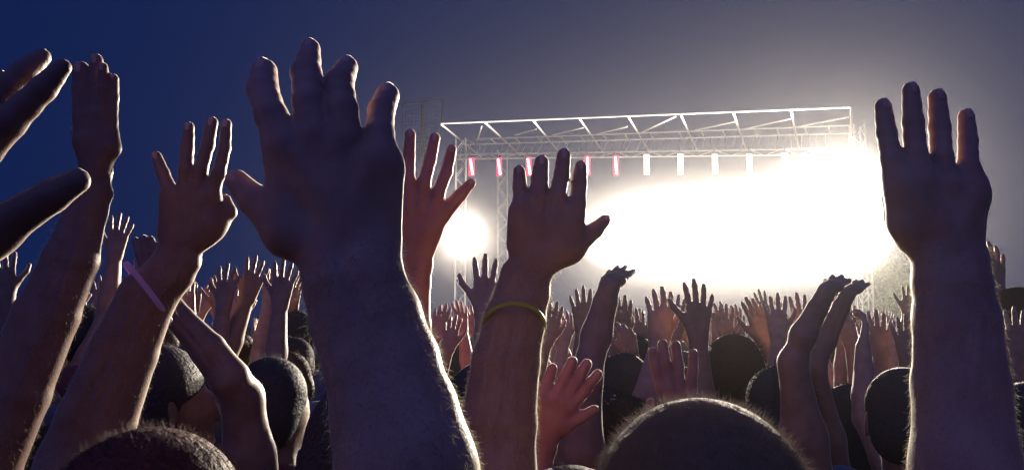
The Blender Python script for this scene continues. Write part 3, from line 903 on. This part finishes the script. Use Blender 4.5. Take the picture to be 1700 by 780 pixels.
# 8 red hand low
people.append(person('person holding up a low reddish open hand beside the yellow-banded arm', (-.22, 1.22, 0), 1.0, None, SKIN_RED, CLOTHS[2], HAIR_DARK, nails=False,
    hands=[dict(d=1.2, fingers=[
        [(917, 611, 9, 10), (908, 636, 10, 6), (898, 662, 11.5, 0)],
        [(950, 600, 9.5, 12), (936, 631, 10.5, 6), (920, 664, 12, 0)],
        [(974, 604, 9.5, 12), (956, 636, 10.5, 6), (936, 668, 12, 0)],
        [(992, 621, 9, 10), (972, 647, 10, 6), (946, 676, 12, 0)]],
        thumb=[(987, 679, 8, 0), (966, 692, 10.5, 0), (932, 706, 15, 0)], wrist=(893, 740, 31, 0),
        fore=[(885, 765, 32, -4), (862, 850, 40, -30)],
        elbow=P(835, 925, 1.14), shoulder=V(-.03, 1.2, 1.42))], hf=.0034))
# 9 red hand behind the spiky head; its owner shows the back of a dark head
people.append(person('person hidden behind the spiky head except for a reddish hand held up above it', (.26, 1.62, 0), .93, None, SKIN_RED, CLOTHS[0], HAIR_DARK, nails=False,
    hair_n=2500, hair_len=.012,
    hands=[dict(d=1.72, fingers=[
        [(1083, 583, 8, 10), (1089, 610, 9, 6), (1098, 645, 10, 0)],
        [(1100, 571, 8.5, 12), (1105, 605, 9.5, 6), (1112, 643, 10.5, 0)],
        [(1122, 573, 8.5, 12), (1126, 607, 9.5, 6), (1128, 645, 10.5, 0)],
        [(1151, 586, 8, 10), (1150, 615, 9, 6), (1146, 650, 10.5, 0)]],
        thumb=[(1080, 668, 8, 10), (1092, 690, 10, 6), (1112, 712, 13, 0)], wrist=(1130, 722, 26, 0),
        fore=[(1134, 750, 27, -4), (1160, 830, 32, -10)],
        elbow=P(1185, 885, 1.74), shoulder=V(.43, 1.62, 1.325))], hf=.0036))
# 10 bent arm left, head in profile
fist = lambda x, y, w, dx=0, dy=-1: [[(x + dx * 18 + k * w, y + dy * 18, w * .55, 30), (x + k * w + dx * 12, y + dy * 14, w * .58, 12), (x + k * w, y, w * .6, 0)] for k in (-1.5, -.5, .5, 1.5)]
people.append(person('person with a bare ear showing, bent arm rising behind the purple band', (-.745, 1.75, 0), 1.02, None, SKIN_SHADED, CLOTHS[1], HAIR_DARK, turn=-1.0, nails=False,
    hair_n=3500, hair_len=.014,
    hands=[dict(d=1.62, fingers=[[(225, 400, 7, 10), (232, 420, 8, 4), (240, 445, 9, 0)], [(238, 396, 7, 10), (242, 418, 8, 4), (250, 445, 9, 0)], [(250, 398, 7, 10), (253, 420, 8, 4), (258, 447, 9, 0)], [(262, 408, 7, 10), (263, 428, 8, 4), (266, 452, 9, 0)]],
        thumb=None, wrist=(276, 498, 20, 0), fore=[(300, 530, 22, 0), (345, 580, 29, 5), (382, 630, 32, 10)],
        elbow=P(402, 660, 1.66), shoulder=V(-.54, 1.75, 1.445), hair=300, hair_len=.01)], hf=.0036))
# 11 dark head next to it
people.append(person('person with thick dark rim-lit hair, left of the big hairy forearm', (-.59, 2.02, 0), 1.0, None, SKINS[2], CLOTHS[3], HAIR_DARK, turn=-.5,
    hair_n=5000, hair_len=.02, hair_style=0, spike=.6, arms_down=(-1, 1)))
# 12 smooth round head at right, bent left arm
people.append(person('person with a smooth round rim-lit head, bent left arm with elbow out', (.93, 1.93, 0), .988, None, SKINS[1], CLOTHS[0], HAIR_DARK, nails=False,
    hair_n=2500, hair_len=.004,
    hands=[dict(d=1.85, fingers=[[(1388 + 12 * k + 3 * (k > 0), 459 + 3 * k * k, 5.2, 110), (1385 + 10 * k, 464 + 2.5 * k * k, 6.2, 75), (1380 + 8 * k, 473 + 1.5 * k * k, 7.2, 25)] for k in (-1.5, -.5, .5, 1.5)],
        thumb=None, er=.031, wrist=(1372, 484, 14.5, 0), fore=[(1357, 512, 17, 0), (1333, 557, 21, 0)],
        elbow=P(1316, 602, 1.86), shoulder=V(.705, 1.93, 1.42), hair=500, hair_len=.011)], hf=.0036))
# 13 second bent arm
people.append(person('person with a bent right arm, elbow pointing left, just inside the other bent arm', (.76, 2.38, 0), .93, None, SKINS[2], CLOTHS[4], HAIR_BROWN, nails=False, hair_n=1500, hair_len=.012,
    hands=[dict(d=2.3, fingers=[[(1426 + 10 * k, 466 + 2.4 * k * k, 4.0, 110), (1422 + 8.5 * k, 470 + 2 * k * k, 4.8, 75), (1417 + 6.5 * k, 477 + 1.5 * k * k, 5.5, 25)] for k in (-1.5, -.5, .5, 1.5)],
        thumb=None, er=.031, wrist=(1408, 487, 12, 0), fore=[(1396, 510, 14, 0), (1370, 567, 17, 0)],
        elbow=P(1352, 612, 2.28), shoulder=V(.94, 2.38, 1.33), hair=300, hair_len=.01)], hf=.004))
# 14 thick arm left of the glare
people.append(person('person with a thick arm bent up under the left end of the glare', (-.06, 1.78, 0), 1.0, None, SKINS[1], CLOTHS[1], HAIR_DARK, nails=False,
    hands=[dict(d=1.75, fingers=[[(1032 + 13 * k, 444 + 3 * k * k, 5.2, 110), (1027 + 11 * k, 450 + 2.5 * k * k, 6.2, 75), (1018 + 9 * k, 461 + 2 * k * k, 7.6, 25)] for k in (-1.5, -.5, .5, 1.5)],
        thumb=None, er=.036, wrist=(1012, 474, 17, 0), fore=[(1005, 500, 20, 0), (990, 557, 25, 0)],
        elbow=P(970, 632, 1.72), shoulder=V(.135, 1.78, 1.42), hair=500, hair_len=.011)], hf=.0036))
# 15 person at the right edge, head higher than the rest
people.append(person('person with a rim-lit head standing tall at the right edge', (1.90, 3.02, 0), 1.125, None, SKINS[2], CLOTHS[2], HAIR_BROWN, hair_n=2500, hair_len=.012, arms_down=(-1, 1)))
people.append(person('person with a dark rounded head half cut by the right edge', (.97, 1.52, 0), .985, None, SKINS[1], CLOTHS[1], HAIR_DARK, hair_n=2000, hair_len=.01, arms_down=(-1, 1)))

# glow bands worn on two wrists
def bracelet(name, d, center, a, near, depth, tube, mat, label):
    c = P(*center, d)
    ax = P(center[0] + a[0], center[1] + a[1], d) - c
    nr = P(center[0] + near[0], center[1] + near[1], d) - c + V(0, -depth, 0)
    n = 40
    pts = [c + ax * math.cos(t) + nr * math.sin(t) for t in np.linspace(0, 2 * math.pi, n + 1)[:-1]]
    m = MB(); k = 8
    o = 0
    for i, p in enumerate(pts):
        t = unit(pts[(i + 1) % n] - pts[i - 1]); out = unit(p - c); out = unit(out - t * out.dot(t)); w = np.cross(t, out)
        for j in range(k):
            an = 2 * math.pi * j / k
            m.v.append(tuple(p + tube * (math.cos(an) * out * .7 + math.sin(an) * w * 1.25)))
    for i in range(n):
        for j in range(k):
            a0 = i * k + j; b0 = i * k + (j + 1) % k; a1 = ((i + 1) % n) * k + j; b1 = ((i + 1) % n) * k + (j + 1) % k
            m.f.append((a0, b0, b1, a1))
    ob = m.build(name, mat, None, c, True)
    return tag(ob, label, 'bracelet')
def band_mat(name, c, e):
    m, n, l, b = nodes(name)
    b.inputs['Base Color'].default_value = (*c, 1); b.inputs['Roughness'].default_value = .35
    t = n.new('ShaderNodeBsdfTranslucent'); t.inputs['Color'].default_value = (*c, 1)
    mx = n.new('ShaderNodeMixShader'); mx.inputs[0].default_value = .5
    l.new(b.outputs[0], mx.inputs[1]); l.new(t.outputs[0], mx.inputs[2]); l.new(mx.outputs[0], n['Material Output'].inputs[0])
    b.inputs['Emission Color'].default_value = (*c, 1); b.inputs['Emission Strength'].default_value = e
    return m
bracelet('bracelet', 1.05, (246, 486), (32, 39), (4, -26), .040, .0030, band_mat('band_purple', (.58, .34, .72), .06), 'thin purple glow band round a slim raised wrist at the left')
bracelet('bracelet', .86, (854, 541), (51, 0), (0, -36), .034, .0022, band_mat('band_yellow', (.62, .64, .10), .01), 'thin yellow glow band round a raised forearm near the centre')

# ------------------------------------------------------------------ crowd: a few built figures, copied one by one
PROTO = []
def proto(arms, hair_style, seed, fist=False, spread=1.0, curl=.12, twist=0.0):
    """arms: {side: (upper dir, fore dir, hand dir)}"""
    fig = Fig(); s = 1.0; boxes = []; sl = []; top = {}
    down = tuple(sd for sd in (-1, 1) if sd not in arms)
    body(fig, (0, 0, 0), s, 0.0, down)
    for sd, (d1, d2, d3) in arms.items():
        sh = V(.19 * sd, 0, 1.425); el = sh + unit(d1) * .285; wr = el + unit(d2) * .255
        arm(fig, sh, el, wr)
        t = hand(fig, wr, d3, V(-sd * math.cos(twist), math.sin(twist), 0), V(sd * math.sin(twist), math.cos(twist), 0), 1.0, spread, 1.25 if fist else curl)
        sl.append((sh, el)); top[sd] = t
        boxes.append((np.minimum(wr, t) - .06, np.maximum(wr, t) + .06))
    for sd in down: sl.append((V(.195 * sd, 0, 1.42), V(.25 * sd, -.03, 1.13)))
    v, q = fig.mesh_data(boxes, .0052, .026)
    mb_ = new_mesh('body', v, q, SKINS[0])
    vs, qs = wear((0, 0, 0), s, sl, long=seed in (3, 6, 10, 12)); ms = new_mesh('shirt', vs, qs, CLOTHS[0])
    vs, qs = legs_cloth((0, 0, 0), s); mt = new_mesh('trousers', vs, qs, DENIM)
    vs, qs = hair_cap(V(0, .025, 1.635), s, 0, hair_style, .012)
    hn_ = normals(vs, qs); rr2 = np.random.default_rng(seed); pk = rr2.integers(0, len(vs), 1500)
    sv, sq = strands('hair', vs[pk] - hn_[pk] * .003, hn_[pk], hn_[pk] * .6 + V(0, -.2, -.3) + rr2.normal(0, .35, (1500, 3)), .028 * rr2.uniform(.4, 1.2, 1500), .0009, None, None, data=True)
    qs = np.concatenate([qs, sq + len(vs)]); vs = np.concatenate([vs, sv]); mh = new_mesh('hair', vs, qs, HAIR_DARK)
    PROTO.append(dict(parts=[('body', mb_), ('shirt', ms), ('trousers', mt), ('hair', mh)], top=top))
U = V
proto({-1: (U(-.35, .35, .9), U(.05, .12, 1), U(0, .1, 1)), 1: (U(.35, .3, .9), U(-.1, .15, 1), U(-.1, .1, 1))}, 0, 1)
proto({1: (U(.25, .3, .95), U(.02, .1, 1), U(.1, .05, 1))}, 2, 2, spread=1.3)
proto({-1: (U(-.25, .3, .95), U(.1, .1, 1), U(-.05, .05, 1))}, 1, 3)
proto({-1: (U(-.65, .6, .25), U(.35, .25, 1), U(.25, .1, 1)), 1: (U(.65, .6, .25), U(-.35, .25, 1), U(-.25, .1, 1))}, 0, 4, spread=.5)
proto({-1: (U(-.6, .2, .9), U(-.3, .1, 1), U(-.2, .1, 1)), 1: (U(.6, .2, .9), U(.3, .1, 1), U(.25, .1, 1))}, 1, 5, spread=1.2)
proto({1: (U(.5, .5, .55), U(-.25, .2, 1), U(-.1, .2, 1))}, 0, 6, fist=True)
proto({-1: (U(-.45, .4, .75), U(.15, .2, 1), U(.15, .2, 1)), 1: (U(.2, .3, 1), U(.12, .1, 1), U(0, .1, 1))}, 2, 7, curl=.3)
proto({}, 1, 8)
proto({-1: (U(-.5, .5, .5), U(.3, .1, 1), U(.1, .1, 1))}, 0, 9, curl=.25, spread=.8)

proto({1: (U(.3, .25, .9), U(-.2, .1, 1), U(-.1, .3, 1))}, 0, 10, curl=(.05, 1.3, 1.35, 1.3), twist=.5)
proto({-1: (U(-.3, .4, .8), U(.05, .3, 1), U(.2, .3, 1)), 1: (U(.55, .3, .7), U(-.05, .1, 1), U(-.3, .1, 1))}, 2, 11, curl=(.5, .6, .55, .7), twist=1.1)
proto({-1: (U(-.4, .3, .7), U(.25, .0, 1), U(.3, .0, 1))}, 0, 12, curl=(.05, 1.2, 1.2, .1), twist=-.4)
proto({1: (U(.7, .4, .3), U(-.6, .2, .9), U(-.3, .3, 1))}, 1, 13, curl=(.3, .35, .4, .5), twist=.9, spread=.4)
skin_sets = {}
def mesh_with(me, mat):
    k = (me.name, mat.name)
    if k not in skin_sets:
        c = me.copy(); c.materials.clear(); c.materials.append(mat); skin_sets[k] = c
    return skin_sets[k]

spots = [(float(p.location.x), float(p.location.y)) for p in people]
crowd_n = 0
def member(pi, x, y, s, rz, label, group, skin=None, shirt=None, hair=None, far=False):
    global crowd_n
    pr = PROTO[pi]
    root = empty('person', (x, y, 0), label, 'person', group)
    root.rotation_euler = (random.gauss(0, .04), random.gauss(0, .07), rz) if far else (0, 0, rz); root.scale = (s, s, s)
    mats = {'body': skin or SKINS[crowd_n % 3], 'shirt': shirt or CLOTHS[(crowd_n * 7 + 1) % 5], 'trousers': DENIM, 'hair': hair or HAIRS[(crowd_n * 5) % 3]}
    for nm, me in pr['parts']:
        link(nm, mesh_with(me, mats[nm]), root)
    spots.append((x, y)); crowd_n += 1
    return root
def free(x, y, r=.36): return all((x - a) ** 2 + (y - b) ** 2 > r * r for a, b in spots)

# raised hands placed where the photograph shows their fingertips: (px, py, figure, which hand, depth wish)
hands_seen = [
    (203, 352, 1, 1, 3.6, 'person whose lone small hand reaches up beside the slim forearm at the left'),
    (172, 452, 0, -1, 3.9, None), (232, 418, 2, -1, 3.3, None), (305, 455, 3, 1, 3.8, None), (322, 462, 6, 1, 4.3, None), (343, 468, 8, -1, 4.6, None),
    (382, 436, 1, 1, 3.2, None), (432, 424, 4, 1, 3.3, None), (448, 440, 2, -1, 4.0, None), (476, 428, 1, 1, 3.0, 'person with one long thin rim-lit arm reaching up left of the hairy forearm'), (492, 455, 6, 1, 4.2, None), (410, 470, 3, -1, 4.4, None), (360, 480, 0, 1, 4.9, None),
    (738, 502, 3, -1, 4.2, None), (762, 496, 0, 1, 4.4, None), (752, 520, 8, -1, 3.8, None), (778, 505, 4, -1, 5.2, None), (815, 420, 1, 1, 2.3, 'person whose forearm edge shows just left of the yellow-banded arm'),
    (922, 498, 3, -1, 3.4, None), (963, 473, 2, -1, 3.1, 'person holding one open hand upright between the banded arm and the thick bent arm'), (940, 512, 8, -1, 4.2, None), (1030, 512, 5, 1, 2.7, 'person with a curled fist beside the thick bent arm'), (1062, 507, 6, 1, 3.2, None),
    (1098, 470, 8, -1, 2.4, None), (1120, 488, 0, -1, 3.3, None), (1163, 462, 1, 1, 2.3, 'person with a straight arm rising into the middle of the glare'), (1196, 496, 6, -1, 3.4, None), (1228, 505, 4, 1, 3.9, None), (1246, 490, 3, 1, 3.1, None), (1285, 485, 2, -1, 3.0, None),
    (1400, 502, 0, 1, 3.3, None), (1418, 505, 3, -1, 3.8, None), (1436, 512, 8, -1, 3.4, None), (1462, 512, 1, 1, 3.0, 'person with an upright arm just over the smooth round head'), (1497, 520, 2, -1, 2.9, 'person with a spread hand touching the edge of the big right forearm'), (1478, 524, 6, 1, 3.9, None),
    (1676, 508, 2, -1, 2.7, 'person holding up a hand in front of the tall rim-lit head'), (1652, 400, 1, 1, 3.1, 'person with two pale fingers showing beside the wrist of the big right hand'), (1695, 520, 4, 1, 3.4, None),
]
used = {}
gen_i = 0
member(7, .36, 2.6, .995, .1, 'person with a narrow dark head seen from behind, left of the spiky head', 'crowd members with raised hands', hair=HAIR_DARK)
qual = ['thin', 'bare', 'straight', 'crooked', 'spread', 'cupped']
for px, py, pi, sd, dw, lb in hands_seen:
    tp = PROTO[pi]['top']
    if sd not in tp: sd = list(tp)[0]
    t = tp[sd]
    p = P(px, py, dw)
    s = p[2] / t[2]
    s = min(max(s, .80), 1.12)
    if abs(s * t[2] - p[2]) > 1e-6: p = on_z(px, py, s * t[2]) if (s * t[2] > CZ + .05) == (py < 540) and abs(py - 540) > 12 else p
    rz = random.uniform(-.55, .55)
    c, si = math.cos(rz), math.sin(rz)
    bx, by = p[0] - s * (t[0] * c - t[1] * si), p[1] - s * (t[0] * si + t[1] * c)
    region = ('far left' if px < 300 else 'left' if px < 600 else 'centre' if px < 850 else 'centre right' if px < 1150 else 'right' if px < 1520 else 'far right')
    if lb is None:
        gen_i += 1
        lb = 'person with %s, %s' % (['both arms up', 'right arm up', 'left arm up', 'hands raised to clap', 'arms thrown wide', 'a raised fist', 'both arms lifted', 'arms down', 'a bent left arm up'][pi],
             ['at the far left edge', 'left of the big forearm', 'under the single lamp', 'under the start of the glare', 'under the main glare', 'beside the round head', 'at the right edge'][0 if px < 250 else 1 if px < 600 else 2 if px < 850 else 3 if px < 1110 else 4 if px < 1330 else 5 if px < 1550 else 6])
    if lb in used: lb = lb + (', farther back' if dw > used[lb] else ', nearer the camera')
    used[lb] = dw
    shirt = None
    member(pi, bx, by, s, rz, lb, 'crowd members with raised hands', shirt=shirt, skin=SKIN_RED if 720 < px < 780 else None)

# the rest of the packed crowd, row behind row up to the stage front
far_n = 0
y = 2.3
while y < 26 and far_n < 235:
    half = y * .68 + .5
    x = -half + random.uniform(0, .5)
    step = .56 + .028 * y
    while x < half:
        xx, yy = x + random.uniform(-.1, .1), y + random.uniform(-.14, .14)
        if free(xx, yy):
            pxs = 850 + xx / yy * F
            glare = 980 < pxs < 1480
            if random.random() < (.62 if yy < 5 else .42): pi = 7
            else: pi = random.choice([0, 1, 2, 3, 4, 5, 6, 8, 9, 10, 11, 12, 12, 10] if not (yy < 4) else [3, 5, 8, 12, 10])
            s = random.uniform(.9, 1.01)
            if yy < 3.2: s = random.uniform(.88, .95)
            pose = ['both arms up', 'right arm up', 'left arm up', 'hands raised to clap', 'arms thrown wide', 'a raised fist', 'both arms lifted', 'arms down', 'bent left arm up', 'one finger pointing up', 'two half-closed hands up', 'little finger and index raised', 'right arm bent inward'][pi]
            rows = 'near rows' if yy < 5 else 'middle rows' if yy < 11 else 'far rows' if yy < 18 else 'stage front rows'
            place = 'at far left' if pxs < 300 else 'left of the centre' if pxs < 620 else 'below the single lamp' if pxs < 950 else 'below the glare' if pxs < 1300 else 'right of the glare' if pxs < 1560 else 'at far right'
            lab = 'crowd figure with %s, %s %s' % (pose, rows, place)
            member(pi, xx, yy, s, random.gauss(0, .3), lab, 'packed crowd in front of the stage', far=True)
            far_n += 1
        x += step
    y += .52 + .03 * y
print('crowd', crowd_n)

# ------------------------------------------------------------------ haze in the night air
hm = bpy.data.materials.new('haze'); hm.use_nodes = True
hn, hl = hm.node_tree.nodes, hm.node_tree.links
hn.remove(hn['Principled BSDF'])
hm.cycles.volume_sampling = 'EQUIANGULAR'
pv = hn.new('ShaderNodeVolumePrincipled')
pv.inputs['Color'].default_value = (.92, .93, .95, 1)
pv.inputs['Density'].default_value = HAZE_DENSITY
pv.inputs['Anisotropy'].default_value = HAZE_G
hl.new(pv.outputs[0], hn['Material Output'].inputs['Volume'])
m = MB(); m.box((0, 24, 6.5), (90, 70, 15)); hz = m.build('haze', hm)
tag(hz, kind='stuff')

# added fog shells shaping the glare round the lamps, and drifting smoke
def fog(name, px, py, y, size, dens, label):
    m = bpy.data.materials.new('fog'); m.use_nodes = True
    nn, ll_ = m.node_tree.nodes, m.node_tree.links
    nn.remove(nn['Principled BSDF']); m.cycles.volume_sampling = 'EQUIANGULAR'
    v = nn.new('ShaderNodeVolumePrincipled'); v.inputs['Color'].default_value = (.95, .94, .92, 1)
    v.inputs['Density'].default_value = dens; v.inputs['Anisotropy'].default_value = .6
    ll_.new(v.outputs[0], nn['Material Output'].inputs['Volume'])
    c = on_y(px, py, y)
    bm = bmesh.new(); bmesh.ops.create_icosphere(bm, subdivisions=4, radius=1.0)
    r = random.Random(int(px))
    ph = [r.uniform(0, 6) for _ in range(6)]
    for vv in bm.verts:
        k = 1 + .07 * math.sin(3 * vv.co.x + ph[0]) * math.sin(3 * vv.co.z + ph[1]) + .05 * math.sin(6 * vv.co.x + ph[2] + 4 * vv.co.z)
        vv.co = Vector((vv.co.x * size[0] * k, vv.co.y * size[1] * k, vv.co.z * size[2] * k))
    me = bpy.data.meshes.new(name); bm.to_mesh(me); bm.free(); me.materials.append(m)
    me.polygons.foreach_set('use_smooth', [True] * len(me.polygons))
    o = link(name, me, None, c); tag(o, kind='stuff'); o['label'] = label
fog('glare_fog', 1205, 385, 28.8, (7.4, 2.2, 3.1), .0030, 'thin outer glare fog added round the row of blinding lamps')
fog('glare_fog', 1210, 385, 28.8, (6.4, 1.9, 2.4), .0045, 'added glare fog thickening towards the row of blinding lamps')
fog('glare_fog', 1215, 385, 28.8, (5.7, 1.6, 1.85), .008, 'bright glare fog added round the row of blinding lamps')
fog('glare_fog', 1225, 385, 28.8, (4.9, 1.3, 1.35), .013, 'denser core of the added glare fog along the lamp row')
fog('glare_fog', 1400, 345, 28.8, (2.6, 1.6, 3.2), .005, 'thin outer glare fog added round the lamp cluster')
fog('glare_fog', 1405, 345, 28.8, (1.8, 1.4, 2.5), .014, 'bright glare fog added round the lamp cluster')
fog('glare_fog', 768, 390, 30.9, (1.9, 1.6, 1.9), .004, 'thin outer ball of glare fog added round the single lamp')
fog('glare_fog', 768, 390, 30.9, (.95, .9, .95), .022, 'ball of bright glare fog added round the single lamp')
fog('drifting_smoke', 1080, 150, 31, (7.5, 2.5, 2.2), .0010, 'faint smoke drifting above the middle of the roof')
fog('drifting_smoke', 1290, 120, 30, (4.5, 2.0, 2.6), .0010, 'faint smoke rising above the glaring end of the roof')
fog('drifting_smoke', 1560, 190, 27, (4.0, 2.0, 3.0), .0008, 'faint smoke drifting past the end of the stage')
